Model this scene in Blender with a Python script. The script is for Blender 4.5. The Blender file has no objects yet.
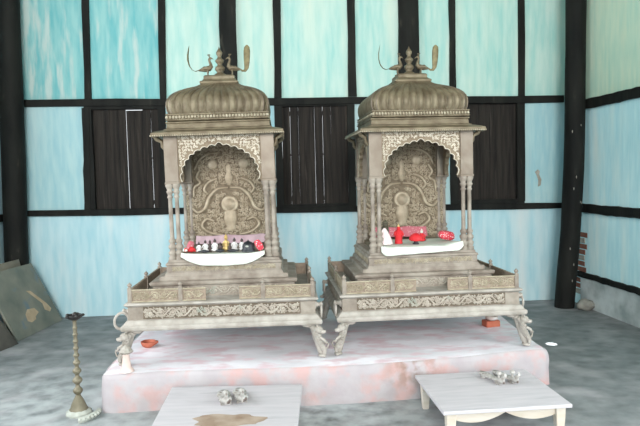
import bpy, math, random
from mathutils import Vector, Matrix, noise
PI = math.pi
random.seed(11)
SC = bpy.context.scene
COL = SC.collection

# ------------------------------------------------------------------ materials
def srgb(r, g, b):
    f = lambda c: (c / 12.92) if c <= .04045 else ((c + .055) / 1.055) ** 2.4
    return tuple(f(x / 255) for x in (r, g, b)) + (1,)

def mat(name, c1, c2, scale=6, rough=.6, metal=0, bump=.15, bump_scale=None, stretch=(1, 1, 1), lo=.35, hi=.65,
        c3=None, s3=2.0, lo3=.55, hi3=.7, detail=6, spec=.4, bdist=.01):
    m = bpy.data.materials.new(name); m.use_nodes = True
    n = m.node_tree.nodes; l = m.node_tree.links
    b = n['Principled BSDF']
    b.inputs['Roughness'].default_value = rough
    b.inputs['Metallic'].default_value = metal
    b.inputs['Specular IOR Level'].default_value = spec
    tc = n.new('ShaderNodeTexCoord'); mp = n.new('ShaderNodeMapping'); mp.inputs['Scale'].default_value = stretch
    l.new(tc.outputs['Object'], mp.inputs['Vector'])
    def ramp(sc, a, z, det):
        t = n.new('ShaderNodeTexNoise'); t.inputs['Scale'].default_value = sc; t.inputs['Detail'].default_value = det
        l.new(mp.outputs[0], t.inputs['Vector'])
        r = n.new('ShaderNodeMapRange'); r.inputs['From Min'].default_value = a; r.inputs['From Max'].default_value = z
        l.new(t.outputs['Fac'], r.inputs['Value']); return t, r
    t, r = ramp(scale, lo, hi, detail)
    mx = n.new('ShaderNodeMix'); mx.data_type = 'RGBA'
    mx.inputs[6].default_value = c1; mx.inputs[7].default_value = c2
    l.new(r.outputs[0], mx.inputs[0]); out = mx.outputs[2]
    if c3 is not None:
        t3, r3 = ramp(s3, lo3, hi3, 4)
        m3 = n.new('ShaderNodeMix'); m3.data_type = 'RGBA'; m3.inputs[7].default_value = c3
        l.new(r3.outputs[0], m3.inputs[0]); l.new(out, m3.inputs[6]); out = m3.outputs[2]
    l.new(out, b.inputs['Base Color'])
    if bump:
        tb, _ = ramp(bump_scale or scale * 3, 0, 1, 4)
        bp = n.new('ShaderNodeBump'); bp.inputs['Strength'].default_value = bump; bp.inputs['Distance'].default_value = bdist
        l.new(tb.outputs['Fac'], bp.inputs['Height']); l.new(bp.outputs[0], b.inputs['Normal'])
    m['out'] = 0
    return m

M = {}
M['bronze'] = mat('aged_bronze', srgb(89, 77, 59), srgb(119, 108, 87), 14, .5, .25, .25, 90)
M['bronze_plain'] = mat('plain_bronze', srgb(109, 96, 83), srgb(125, 114, 102), 9, .45, .25, .1, 60)
M['bronze_base'] = mat('greyish_bronze', srgb(119, 107, 97), srgb(153, 144, 133), 10, .6, .15, .2, 70)  # paler, greyer bronze for base, rails and columns
M['bronze_pale'] = mat('pale_ledge_metal', srgb(148, 141, 132), srgb(174, 167, 160), 12, .6, .1, .15, 60)
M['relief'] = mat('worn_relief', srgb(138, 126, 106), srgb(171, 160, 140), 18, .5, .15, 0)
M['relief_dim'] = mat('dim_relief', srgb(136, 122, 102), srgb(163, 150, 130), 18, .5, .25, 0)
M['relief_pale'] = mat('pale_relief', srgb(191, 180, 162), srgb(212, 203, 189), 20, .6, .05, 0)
M['relief_base'] = mat('chalky_relief', srgb(153, 142, 130), srgb(176, 167, 155), 14, .6, .05, 0,
                       c3=srgb(125, 141, 130), s3=5, lo3=.55, hi3=.68)
M['ground'] = mat('carved_ground', srgb(91, 78, 62), srgb(121, 107, 87), 30, .65, .15, .4, 120)
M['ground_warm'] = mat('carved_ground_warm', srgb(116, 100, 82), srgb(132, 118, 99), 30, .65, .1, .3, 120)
M['ground_base'] = mat('carved_ground_base', srgb(90, 79, 66), srgb(111, 98, 85), 30, .65, .1, .4, 120)
M['rail_ground'] = mat('rail_ground', srgb(128, 112, 98), srgb(150, 134, 118), 30, .65, .1, .4, 120)
M['tarnish'] = mat('tarnish', srgb(58, 54, 43), srgb(84, 79, 64), 20, .5, .3, .2)
M['feather'] = mat('feather_metal', srgb(88, 77, 49), srgb(116, 106, 73), 30, .5, .2, .2)
M['timber'] = mat('black_timber', srgb(13, 14, 13), srgb(29, 29, 26), 7, .75, 0, .4, 30, (1, 1, .25),
                  c3=srgb(52, 50, 43), s3=14, lo3=.66, hi3=.78, spec=.2)
M['plank'] = mat('dark_planks', srgb(26, 23, 22), srgb(46, 41, 37), 10, .8, 0, .4, 30, (3, 1, .15),
                 c3=srgb(77, 69, 62), s3=7, lo3=.62, hi3=.8, spec=.2)
def plaster(name, a, b, c, s3=1.2, lo3=.5, hi3=.75):
    return mat(name, srgb(*a), srgb(*b), 9, .85, 0, .2, 25, (1.8, 1.8, .28), .34, .66, srgb(*c), s3 * 1.9, lo3, hi3, spec=.2)
M['p_up_left'] = plaster('plaster_turquoise', (103, 166, 170), (138, 183, 182), (172, 190, 186), 3.2, .52, .66)
M['p_up'] = plaster('plaster_pale_cyan', (151, 193, 187), (180, 204, 196), (193, 206, 194))
M['p_mid'] = plaster('plaster_sky', (146, 184, 192), (168, 197, 199), (182, 195, 195))
M['p_low'] = plaster('plaster_blue', (159, 197, 207), (182, 208, 214), (201, 210, 211))
M['p_right_up'] = plaster('plaster_sea_green', (179, 210, 192), (204, 220, 198), (213, 216, 191))
M['p_right'] = plaster('plaster_right', (181, 223, 231), (205, 236, 240), (224, 236, 233))
M['bare'] = mat('bare_plaster', srgb(140, 136, 126), srgb(165, 160, 150), 20, .9, 0, .4)
M['cement'] = mat('cement_skirt', srgb(152, 159, 159), srgb(187, 191, 191), 6, .9, 0, .3, 40, c3=srgb(208, 213, 213), s3=2)
M['floor'] = mat('cement_floor', srgb(105, 109, 110), srgb(133, 135, 136), 6.5, .6, 0, .15, 30, (1, 1.2, 1), .34, .66,
                 srgb(159, 157, 159), 2.6, .5, .72, spec=.35)
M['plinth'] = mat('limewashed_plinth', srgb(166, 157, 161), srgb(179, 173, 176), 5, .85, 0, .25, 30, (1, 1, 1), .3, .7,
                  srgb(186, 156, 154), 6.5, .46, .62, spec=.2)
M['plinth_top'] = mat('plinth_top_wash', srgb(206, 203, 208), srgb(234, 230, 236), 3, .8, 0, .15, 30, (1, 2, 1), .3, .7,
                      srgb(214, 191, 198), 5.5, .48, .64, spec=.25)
def spot_stain(m, col, c, r0, r1, sc, amount, squash=(1, 1, 1)):
    n = m.node_tree.nodes; l = m.node_tree.links; b = n['Principled BSDF']; src = b.inputs['Base Color'].links[0].from_socket
    tc = n.new('ShaderNodeTexCoord'); nz = n.new('ShaderNodeTexNoise'); nz.inputs['Scale'].default_value = sc; nz.inputs['Detail'].default_value = 6
    l.new(tc.outputs['Object'], nz.inputs['Vector'])
    sb = n.new('ShaderNodeVectorMath'); sb.operation = 'SUBTRACT'; l.new(tc.outputs['Object'], sb.inputs[0]); sb.inputs[1].default_value = c
    ml = n.new('ShaderNodeVectorMath'); ml.operation = 'MULTIPLY'; l.new(sb.outputs[0], ml.inputs[0]); ml.inputs[1].default_value = squash
    ln = n.new('ShaderNodeVectorMath'); ln.operation = 'LENGTH'; l.new(ml.outputs[0], ln.inputs[0])
    r = n.new('ShaderNodeMapRange'); r.inputs['From Min'].default_value = r1; r.inputs['From Max'].default_value = r0; l.new(ln.outputs['Value'], r.inputs['Value'])
    q = n.new('ShaderNodeMapRange'); q.inputs['From Min'].default_value = .38; q.inputs['From Max'].default_value = .62; l.new(nz.outputs['Fac'], q.inputs['Value'])
    mu = n.new('ShaderNodeMath'); mu.operation = 'MULTIPLY'; l.new(r.outputs[0], mu.inputs[0]); l.new(q.outputs[0], mu.inputs[1])
    m2 = n.new('ShaderNodeMath'); m2.operation = 'MULTIPLY'; l.new(mu.outputs[0], m2.inputs[0]); m2.inputs[1].default_value = amount
    x = n.new('ShaderNodeMix'); x.data_type = 'RGBA'; x.inputs[7].default_value = col; l.new(src, x.inputs[6]); l.new(m2.outputs[0], x.inputs[0]); l.new(x.outputs[2], b.inputs['Base Color'])
spot_stain(M['plinth'], srgb(134, 108, 92), (.80, 4.0, .21), .03, .26, 14, .85)
spot_stain(M['plinth'], srgb(150, 140, 138), (-.2, 4.0, .0), .2, 2.2, 6, .5, (1, 1, 9))
spot_stain(M['floor'], srgb(190, 196, 198), (-.2, 3.75, 0), .2, 1.9, 6.0, .75, (.75, 1.2, 1))
spot_stain(M['floor'], srgb(178, 184, 184), (-1.6, 4.3, 0), .1, 1.3, 7, .65)
M['brown_stain'] = mat('brown_stain', srgb(138, 116, 98), srgb(170, 152, 136), 9, .8, 0, .1)
M['table'] = mat('whitewashed_wood', srgb(182, 178, 182), srgb(197, 191, 195), 4, .6, 0, .1, 20, (1, 7, 7), .3, .7,
                 srgb(163, 160, 164), 3, .62, .78)
M['apron'] = mat('cream_wood', srgb(194, 182, 167), srgb(204, 195, 186), 5, .6, 0, .08, 20, (1, 6, 6))
M['brass'] = mat('dull_brass', srgb(98, 91, 73), srgb(122, 115, 98), 10, .5, .2, .1)
M['pale_stone'] = mat('pale_stone', srgb(152, 154, 146), srgb(173, 175, 167), 12, .8, 0, .3)
M['soot'] = mat('sooty_iron', srgb(30, 28, 28), srgb(60, 56, 54), 20, .5, .3, .3)
M['cloth_white'] = mat('white_cloth', srgb(200, 204, 193), srgb(213, 216, 207), 8, .9, 0, .3, 20)
M['cloth_pink'] = mat('lilac_pink_cloth', srgb(158, 132, 140), srgb(173, 150, 156), 8, .9, 0, .3, 20)
M['cloth_red'] = mat('red_cloth', srgb(192, 27, 36), srgb(212, 57, 61), 14, .75, 0, .3, 30)
M['white_metal'] = mat('white_paint', srgb(210, 208, 207), srgb(223, 221, 220), 14, .6, 0, .1)
M['gold'] = mat('gilt', srgb(190, 160, 100), srgb(214, 190, 132), 14, .4, .4, .1)
M['dark'] = mat('black_stone', srgb(26, 28, 32), srgb(48, 50, 56), 12, .4, 0, .1)
M['dark_skin'] = mat('dark_idol', srgb(66, 54, 54), srgb(92, 76, 72), 12, .5, 0, .1)
M['clay'] = mat('terracotta', srgb(168, 87, 66), srgb(185, 107, 84), 12, .8, 0, .2)
M['clay_pale'] = mat('pale_clay', srgb(201, 177, 168), srgb(212, 194, 187), 10, .8, 0, .2, c3=srgb(210, 208, 207), s3=8)
M['brick'] = mat('old_brick', srgb(118, 71, 57), srgb(132, 90, 75), 14, .9, 0, .5)
M['rock'] = mat('grey_rock', srgb(112, 110, 104), srgb(140, 138, 130), 14, .9, 0, .5)
M['clog'] = mat('speckled_grey_metal', srgb(140, 134, 128), srgb(190, 187, 184), 26, .75, 0, .3, c3=srgb(110, 98, 92), s3=30, lo3=.58, hi3=.66)
M['paint'] = mat('faded_painting', srgb(104, 108, 100), srgb(132, 130, 118), 3.5, .7, 0, .15, 30, (1, 1, 1), .35, .65,
                 srgb(108, 122, 128), 4.2, .60, .70)
M['paint2'] = mat('brown_board', srgb(112, 106, 94), srgb(136, 128, 114), 5, .75, 0, .2, 30)
M['paint_tan'] = mat('tan_paint', srgb(176, 152, 124), srgb(194, 170, 142), 12, .7, 0, .1)
M['board_dark'] = mat('dark_board', srgb(58, 56, 52), srgb(84, 80, 74), 6, .8, 0, .2)

def dotted(name, base, dot, scale):
    m = mat(name, base, base, 5, .9, 0, 0)
    n = m.node_tree.nodes; l = m.node_tree.links
    v = n.new('ShaderNodeTexVoronoi'); v.inputs['Scale'].default_value = scale
    tc = n.new('ShaderNodeTexCoord'); l.new(tc.outputs['Object'], v.inputs['Vector'])
    r = n.new('ShaderNodeMapRange'); r.inputs['From Min'].default_value = .34; r.inputs['From Max'].default_value = .26
    l.new(v.outputs['Distance'], r.inputs['Value'])
    x = n.new('ShaderNodeMix'); x.data_type = 'RGBA'; x.inputs[6].default_value = base; x.inputs[7].default_value = dot
    l.new(r.outputs[0], x.inputs[0]); l.new(x.outputs[2], n['Principled BSDF'].inputs['Base Color'])
    return m
M['dotted_red'] = dotted('dotted_red_cloth', srgb(204, 62, 76), srgb(236, 208, 208), 75)
M['dotted_pink'] = dotted('dotted_pink_cloth', srgb(176, 98, 108), srgb(196, 150, 152), 60)

# ------------------------------------------------------------------ mesh builder
class MB:
    def __init__(s): s.v = []; s.f = []; s.mi = []; s.sm = []
    def add(s, vs, fs, mi=0, smooth=False):
        o = len(s.v); s.v += [tuple(x) for x in vs]
        for f in fs: s.f.append([i + o for i in f]); s.mi.append(mi); s.sm.append(smooth)
    def box(s, x0, x1, y0, y1, z0, z1, mi=0):
        vs = [(x, y, z) for z in (z0, z1) for y in (y0, y1) for x in (x0, x1)]
        s.add(vs, [(0, 2, 3, 1), (4, 5, 7, 6), (0, 1, 5, 4), (2, 6, 7, 3), (0, 4, 6, 2), (1, 3, 7, 5)], mi)
    def loops(s, L, mi=0, smooth=False, caps=True):
        n = len(L[0]); vs = [p for lp in L for p in lp]; fs = []
        for i in range(len(L) - 1):
            for j in range(n):
                k = (j + 1) % n; fs.append((i * n + j, i * n + k, (i + 1) * n + k, (i + 1) * n + j))
        s.add(vs, fs, mi, smooth)
        if caps:
            s.add(L[0], [tuple(range(n))[::-1]], mi); s.add(L[-1], [tuple(range(n))], mi)
    def stack(s, cx, cy, prof, mi=0, smooth=False):      # rectangular mouldings: (half width, half depth, z)
        s.loops([[(cx - a, cy - b, z), (cx + a, cy - b, z), (cx + a, cy + b, z), (cx - a, cy + b, z)] for a, b, z in prof], mi, smooth)
    def lathe(s, c, prof, n=14, mi=0, smooth=True, sx=1, sy=1, flute=0, nf=0, M4=None):
        L = []
        for r, z in prof:
            lp = []
            for k in range(n):
                a = 2 * PI * k / n; rr = r * (1 + flute * math.cos(nf * a))
                p = Vector((rr * math.cos(a) * sx, rr * math.sin(a) * sy, z))
                if M4 is not None: p = M4 @ p
                lp.append(p + Vector(c))
            L.append(lp)
        s.loops(L, mi, smooth)
    def ball(s, c, r, n=8, mi=0, sc=(1, 1, 1), rot=None):
        m = n // 2 + 1; L = []
        for i in range(m + 1):
            t = PI * i / m; t = min(max(t, .12), PI - .12)
            lp = []
            for k in range(n):
                a = 2 * PI * k / n
                p = Vector((r * math.sin(t) * math.cos(a) * sc[0], r * math.sin(t) * math.sin(a) * sc[1], -r * math.cos(t) * sc[2]))
                if rot is not None: p = rot @ p
                lp.append(p + Vector(c))
            L.append(lp)
        s.loops(L, mi, True)
    def sweep(s, path, rad, n=6, mi=0, flat=(1, 1), up=(0, 0, 1), closed=False, caps=True):
        P = [Vector(p) for p in path]; N = len(P); L = []
        if not hasattr(rad, '__len__'): rad = [rad] * N
        nrm = Vector(up)
        for i in range(N):
            t = (P[(i + 1) % N] - P[i - 1]) if closed else (P[min(i + 1, N - 1)] - P[max(i - 1, 0)])
            if t.length < 1e-9: t = Vector((0, 0, 1))
            t.normalize()
            nn = nrm - t * nrm.dot(t)
            if nn.length < 1e-4: nn = t.orthogonal()
            nn.normalize(); nrm = nn; b = t.cross(nn)
            L.append([P[i] + (nn * math.cos(2 * PI * k / n) * flat[0] + b * math.sin(2 * PI * k / n) * flat[1]) * rad[i] for k in range(n)])
        if closed:
            L.append(L[0]); s.loops(L, mi, True, False)
        else: s.loops(L, mi, True, caps)
    def poly(s, pts, d, mi=0):                            # outline pts (3D, planar) pushed by vector d
        n = len(pts); A = [Vector(p) for p in pts]; B = [p + Vector(d) for p in A]
        s.add(A + B, [tuple(range(n)), tuple(range(2 * n - 1, n - 1, -1))] + [(j, j + n, (j + 1) % n + n, (j + 1) % n) for j in range(n)], mi)
    def build(s, name, mats, parent=None, loc=None, rotz=0, bevel=0, recalc=True, shared=False):
        me = bpy.data.meshes.new(name); me.from_pydata(s.v, [], s.f)
        for i, p in enumerate(me.polygons): p.material_index = s.mi[i]; p.use_smooth = s.sm[i]
        for m in (mats if isinstance(mats, (list, tuple)) else [mats]): me.materials.append(M[m] if isinstance(m, str) else m)
        if recalc:
            import bmesh
            b = bmesh.new(); b.from_mesh(me); bmesh.ops.recalc_face_normals(b, faces=b.faces); b.to_mesh(me); b.free()
        o = bpy.data.objects.new(name, me); COL.objects.link(o)
        if parent is not None: o.parent = parent
        if loc is not None: o.location = loc
        o.rotation_euler.z = rotz
        if bevel:
            bm_ = o.modifiers.new('bevel', 'BEVEL'); bm_.width = bevel; bm_.segments = 2; bm_.limit_method = 'ANGLE'; bm_.angle_limit = .7
        return o

def tag(o, label, cat, group=None, kind=None):
    if label: o['label'] = label
    if cat: o['category'] = cat
    if group: o['group'] = group
    if kind: o['kind'] = kind
    return o
def struct(o): o['kind'] = 'structure'; return o
def thing(name, label, cat, loc=(0, 0, 0), rotz=0, group=None):
    o = bpy.data.objects.new(name, None); COL.objects.link(o); o.location = loc; o.rotation_euler.z = rotz
    o.empty_display_size = .1
    return tag(o, label, cat, group)
def copy_tree(o, parent=None):
    c = o.copy(); COL.objects.link(c)
    if parent is not None: c.parent = parent
    for ch in list(o.children): copy_tree(ch, c)
    return c

# ------------------------------------------------------------------ relief helpers  (mapping fn: u, v, h -> xyz)
def spiral(mb, Mf, cu, cv, r, turns, a0, hand, w, mi=1, n=16, nseg=5):
    pts = []; rad = []
    for i in range(n):
        t = i / (n - 1); rr = r * (1 - .82 * t); a = a0 + hand * turns * 2 * PI * t
        pts.append(Mf(cu + rr * math.cos(a), cv + rr * math.sin(a), w * .25)); rad.append(w * (.75 + .35 * t))
    up = Vector(Mf(cu, cv, 1)) - Vector(Mf(cu, cv, 0))
    mb.sweep(pts, rad, nseg, mi, (1, 1), up)
def leaf(mb, Mf, cu, cv, a, ln, w, mi=1):
    up = Vector(Mf(cu, cv, 1)) - Vector(Mf(cu, cv, 0))
    pts = [Mf(cu + math.cos(a) * ln * t, cv + math.sin(a) * ln * t, w * .2) for t in (0, .3, .65, 1)]
    mb.sweep(pts, [w * .4, w, w * .8, w * .1], 5, mi, (.7, 1), up)
def scroll_strip(mb, Mf, u0, u1, v0, v1, w=None, mi=1):
    h = v1 - v0; vm = (v0 + v1) / 2; w = w or h * .075; n = max(2, round((u1 - u0) / (h * 1.02))); st = (u1 - u0) / n
    up = Vector(Mf(u0, vm, 1)) - Vector(Mf(u0, vm, 0))
    K = n * 8; pts = [Mf(u0 + (u1 - u0) * i / K, vm + h * .36 * math.sin(PI * i / 8), w * .25) for i in range(K + 1)]
    mb.sweep(pts, w, 5, mi, (1, 1), up)
    for k in range(n):
        s = 1 if k % 2 else -1; cu = u0 + (k + .5) * st; cv = vm + s * h * .06
        spiral(mb, Mf, cu, cv, h * .3, 1.5, -s * PI * .5 - .4, s if k % 3 else -s, w, mi)
        mb.ball(Mf(cu, cv, w * .3), w * 1.5, 6, mi)
        for q in range(4):
            a = random.uniform(0, 2 * PI); leaf(mb, Mf, cu + math.cos(a) * h * .28, cv + math.sin(a) * h * .28, a + random.uniform(-.7, .7), h * .17, w * 1.2, mi)
        leaf(mb, Mf, u0 + k * st + st * .05, vm - s * h * .36, s * .5, h * .24, w * 1.3, mi)
        leaf(mb, Mf, u0 + k * st + st * .05, vm + s * h * .40, -s * .6, h * .2, w * 1.3, mi)
def filigree(mb, Mf, inside, u0, u1, v0, v1, sp, w, mi=1, n=12, rng=None):
    rng = rng or random.Random(5); nu = max(1, int((u1 - u0) / sp)); nv = max(1, int((v1 - v0) / sp))
    for j in range(nv):
        for i in range(nu):
            u = u0 + (i + .5 + rng.uniform(-.18, .18)) * (u1 - u0) / nu; v = v0 + (j + .5 + rng.uniform(-.18, .18)) * (v1 - v0) / nv
            if not inside(u, v): continue
            spiral(mb, Mf, u, v, sp * .46, rng.uniform(.8, 1.3), rng.uniform(0, 6.28), rng.choice((-1, 1)), w, mi, n)
            a = rng.uniform(0, 6.28); leaf(mb, Mf, u + math.cos(a) * sp * .4, v + math.sin(a) * sp * .4, a, sp * .4, w * 1.4, mi)

# ------------------------------------------------------------------ camera
f_px = 603.21
R_ = Vector((0.99863073, -0.04694944, -0.02307422)); U_ = Vector((0.02594138, 0.06140578, 0.99777571)); F_ = Vector((0.04542812, 0.99700806, -0.06253963))
cd = bpy.data.cameras.new('camera'); cam = bpy.data.objects.new('camera', cd); COL.objects.link(cam)
cd.sensor_width = 36; cd.lens = f_px / 640 * 36; cd.clip_start = .05
mw = Matrix.Identity(4)
for i in range(3): mw[i][0] = R_[i]; mw[i][1] = U_[i]; mw[i][2] = -F_[i]
mw.translation = (0, 0, 1.55); cam.matrix_world = mw
SC.camera = cam

# ------------------------------------------------------------------ room
WA = .0145
def WP(x, off, z):            # back wall frame: off > 0 towards the room
    return Vector((x * math.cos(WA) + off * math.sin(WA), 6.96 + x * math.sin(WA) - off * math.cos(WA), z))
def wall_box(mb, x0, x1, z0, z1, o0, o1, mi=0, lean0=0, lean1=0, ragged=0, seg=1, vertical=True):
    """a timber or panel on the back wall, with slightly uneven edges"""
    n = max(1, seg); L = []
    for i in range(n + 1):
        t = i / n; j = (lambda: random.uniform(-ragged, ragged)) if ragged else (lambda: 0)
        if vertical:
            z = z0 + (z1 - z0) * t; a = x0 + lean0 * t + j(); b = x1 + lean1 * t + j()
            L.append([WP(a, o0, z), WP(b, o0, z), WP(b, o1, z), WP(a, o1, z)])
        else:
            x = x0 + (x1 - x0) * t; a = z0 + lean0 * t + j(); b = z1 + lean1 * t + j()
            L.append([WP(x, o0, a), WP(x, o0, b), WP(x, o1, b), WP(x, o1, a)])
    mb.loops(L, mi)
TOP = 5.8
ZB0, ZB1 = 2.36, 2.44         # upper beam
ZS0, ZS1 = 1.12, 1.19         # sill beam
wins = [(-2.27, -1.43), (-.15, .71), (1.88, 2.70)]

mb = MB()
wall_box(mb, -3.25, 3.6, -.05, (ZS0 + ZS1) / 2, -.10, 0, 0)                      # low wall
for x0, x1 in [(-3.25, -2.25), (-1.45, -.13), (.69, 1.90), (2.68, 3.6)]: wall_box(mb, x0, x1, 1.15, 2.40, -.10, 0, 1)
for k, (x0, x1) in enumerate([(-3.25, -2.24), (-2.24, -1.42), (-1.42, -.66), (-.66, -.12), (-.12, .73), (.73, 1.36), (1.36, 1.9), (1.9, 2.7), (2.7, 3.6)]):
    wall_box(mb, x0, x1, 2.40, TOP, -.10, 0, 2 if k < 2 else 3)
chip = [(2.865, 1.53), (2.90, 1.56), (2.925, 1.535), (2.915, 1.50), (2.945, 1.44), (2.935, 1.37), (2.90, 1.355), (2.905, 1.43), (2.885, 1.49)]
mb.poly([WP(x, .002, z) for x, z in chip], (WP(0, .004, 0) - WP(0, .002, 0)), 4)
wb = struct(mb.build('wall_back', ['p_low', 'p_mid', 'p_up_left', 'p_up', 'bare']))

def timber(n, *a, **k):
    m = MB(); wall_box(m, *a, ragged=.006, seg=10, **k); return struct(m.build('trim_%d' % n, 'timber', bevel=.006))
tn = 1
for (x0, x1, z0, z1, o1, ln) in [(-2.285, -2.21, ZB1, TOP, .03, .06), (-1.455, -1.38, ZB1, TOP, .03, .06), (-.775, -.59, ZB1 - .3, TOP, .06, .04),
                             (-.17, -.085, ZB1, TOP, .03, .03), (.675, .765, ZB1, TOP, .03, .02), (1.255, 1.485, ZB1 - .3, TOP, .06, .02),
                             (1.85, 1.925, ZB1, TOP, .03, .01), (2.665, 2.735, ZS1, TOP, .03, .005), (-2.345, -2.27, ZS1, ZB0, .03, .03)]:
    timber(tn, x0, x1, z0, z1, -.02, o1, lean0=ln, lean1=ln); tn += 1
timber(tn, -3.2, 3.2, ZB0 + .022, ZB1 + .022, -.02, .04, vertical=False, lean0=-.05, lean1=-.05); tn += 1
timber(tn, -3.2, 3.2, ZS0 + .045, ZS1 + .045, -.02, .04, vertical=False, lean0=-.075, lean1=-.075); tn += 1

for i, (x0, x1) in enumerate(wins):
    fr = MB(); zb, zt = 1.17, 2.39
    wall_box(fr, x0 - .03, x0 + .055, zb, zt, -.09, .025, ragged=.004, seg=6); wall_box(fr, x1 - .055, x1 + .03, zb, zt, -.09, .025, ragged=.004, seg=6)
    wall_box(fr, x0, x1, zt - .05, zt + .01, -.09, .02); wall_box(fr, x0, x1, zb - .02, zb + .05, -.09, .02)
    w = struct(fr.build('window_%d' % (i + 1), 'timber'))
    xm = (x0 + x1) / 2
    gaps = {0: {2: .0015, 3: .003, 4: .008, 7: .007}, 1: {4: .003, 5: .0022}, 2: {}}[i]
    for s, (a, b) in enumerate([(x0 + .055, xm), (xm, x1 - .055)]):
        sh = MB(); n = 4; wd = (b - a) / n
        for k in range(n):
            gl = gaps.get(s * 4 + k, .0008); lz = zb + .05; hz = zt - .05
            if i == 0 and s * 4 + k in (4, 5): hz -= .012
            lean = random.uniform(-.002, .002)
            wall_box(sh, a + k * wd + gl / 2, a + (k + 1) * wd - gaps.get(s * 4 + k + 1, .0008) / 2, lz, hz, -.05 + random.uniform(-.004, .004), -.028, lean0=lean, lean1=lean * .6)
        wall_box(sh, a + .012, b - .012, 1.26, 1.31, -.075, -.048); wall_box(sh, a + .012, b - .012, 2.24, 2.29, -.075, -.048)
        wall_box(sh, a + .012, b - .012, 1.78, 1.80, -.03, -.022)
        o = sh.build('shutter', 'plank', w)

# right wall
def RP(t, off, z):            # t metres from the corner towards the viewer, off > 0 into the room
    a = Vector((3.262, 7.03)); d = Vector((.0604, -.9982)); p = a + d * t + Vector((-.9982, -.0604)) * off
    return Vector((p.x, p.y, z))
def rbox(mb, t0, t1, z0, z1, o0, o1, mi=0, ragged=0, seg=1):
    L = []
    for i in range(seg + 1):
        t = t0 + (t1 - t0) * i / seg; j = lambda: random.uniform(-ragged, ragged) if ragged else 0
        za, zb = z0 + j(), z1 + j()
        L.append([RP(t, o0, za), RP(t, o0, zb), RP(t, o1, zb), RP(t, o1, za)])
    mb.loops(L, mi)
mb = MB()
rbox(mb, 0, 4, 0, 1.12, -.12, 0, 0); rbox(mb, 0, 4, 1.12, 2.27, -.12, 0, 0); rbox(mb, 0, 4, 2.27, TOP, -.12, 0, 1); rbox(mb, 7, 14.5, 0, TOP, -.12, 0, 0); rbox(mb, 4, 7, 0, .8, -.12, 0, 0); rbox(mb, 4, 7, 3.3, TOP, -.12, 0, 1)
struct(mb.build('wall_right', ['p_right', 'p_right_up']))
for z0, z1 in [(2.215, 2.32), (1.06, 1.16), (.325, .385)]:
    mb = MB(); rbox(mb, .12, 3.95, z0, z1, -.02, .035, ragged=.006, seg=50); struct(mb.build('trim_%d' % tn, 'timber', bevel=.005)); tn += 1
mb = MB(); rbox(mb, .35, 3.95, -.02, .33, -.02, .02, ragged=.008, seg=40); struct(mb.build('baseboard_right', 'cement', bevel=.008))
# exposed bricks at the broken corner
for i in range(11):
    mb = MB(); z = .12 + i * .066; w = random.uniform(.17, .24)
    rbox(mb, .22, .22 + w, z, z + .055, -.01, .003 + random.uniform(0, .008))
    tag(mb.build('brick', 'brick' if i % 3 else 'bare', bevel=.006), 'old brick laid bare in the broken plaster strip beside the right corner post', 'brick', 'bare bricks beside the right corner post')
# left wall
mb = MB(); mb.box(-3.35, -3.22, 4.9, 7.05, 0, 3.3); mb.box(-3.35, -3.22, -7.5, 1.7, 0, 3.3); mb.box(-3.35, -3.22, 1.7, 4.9, 0, .8); mb.box(-3.35, -3.22, -7.5, 7.05, 3.3, TOP)
struct(mb.build('wall_left', ['p_low']))
for z in (ZB0, ZS0):
    mb = MB(); mb.box(-3.24, -3.18, 4.95, 6.8, z, z + .08); struct(mb.build('trim_%d' % tn, 'timber')); tn += 1
mb = MB(); mb.box(-3.6, 4.6, -8.5, 7.2, -.08, 0); struct(mb.build('floor', 'floor'))
mb = MB(); mb.box(-3.6, 4.6, -7.5, 7.2, TOP, TOP + .1); struct(mb.build('ceiling', 'timber_roof' if 'timber_roof' in M else 'bare'))

# corner posts
def log_post(name, label, p0, p1, r, seed, sx=1, bend=None, flecks=5):
    def axis(t):
        c = Vector(p0).lerp(Vector(p1), t)
        if bend:
            for (xa, za), (xb, zb) in zip(bend, bend[1:]):
                if za <= c.z <= zb: c.x = xa + (xb - xa) * (c.z - za) / (zb - za)
        return c
    mb = MB(); L = []; rng = random.Random(seed); K = 26
    for i in range(K + 1):
        t = i / K; c = axis(t)
        lp = []
        for k in range(18):
            a = 2 * PI * k / 18; rr = r * (1 + .09 * noise.noise(Vector((math.cos(a) * 1.3 + seed, math.sin(a) * 1.3, t * 9))) + .04 * math.cos(2 * a + t * 3))
            lp.append(c + Vector((rr * math.cos(a) * sx, rr * math.sin(a), 0)))
        L.append(lp)
    mb.loops(L, 0, True)
    for k in range(flecks):
        a = -PI / 2 + rng.uniform(-.7, .7); t = rng.uniform(.03, .4); c = axis(t)
        mb.ball(c + Vector((r * math.cos(a) * sx, r * math.sin(a) * .98, 0)), .007, 6, 1, (.7, .6, 2.2))
    return tag(mb.build(name, ['timber', 'bare']), label, 'post')
log_post('timber_post', 'round black log post leaning slightly in the right back corner', (3.04, 6.6, 0), (3.15, 6.6, TOP - .02), .104, 3, bend=[(3.037, 0), (3.09, .62), (3.128, 1.2), (3.152, 1.6), (3.16, 3.2), (3.16, 6)], flecks=9)
log_post('timber_post', 'thick straight black post at the left back corner behind the leaning boards', (-3.07, 6.77, 0), (-2.95, 6.77, TOP - .02), .122, 8, flecks=0)
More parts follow.
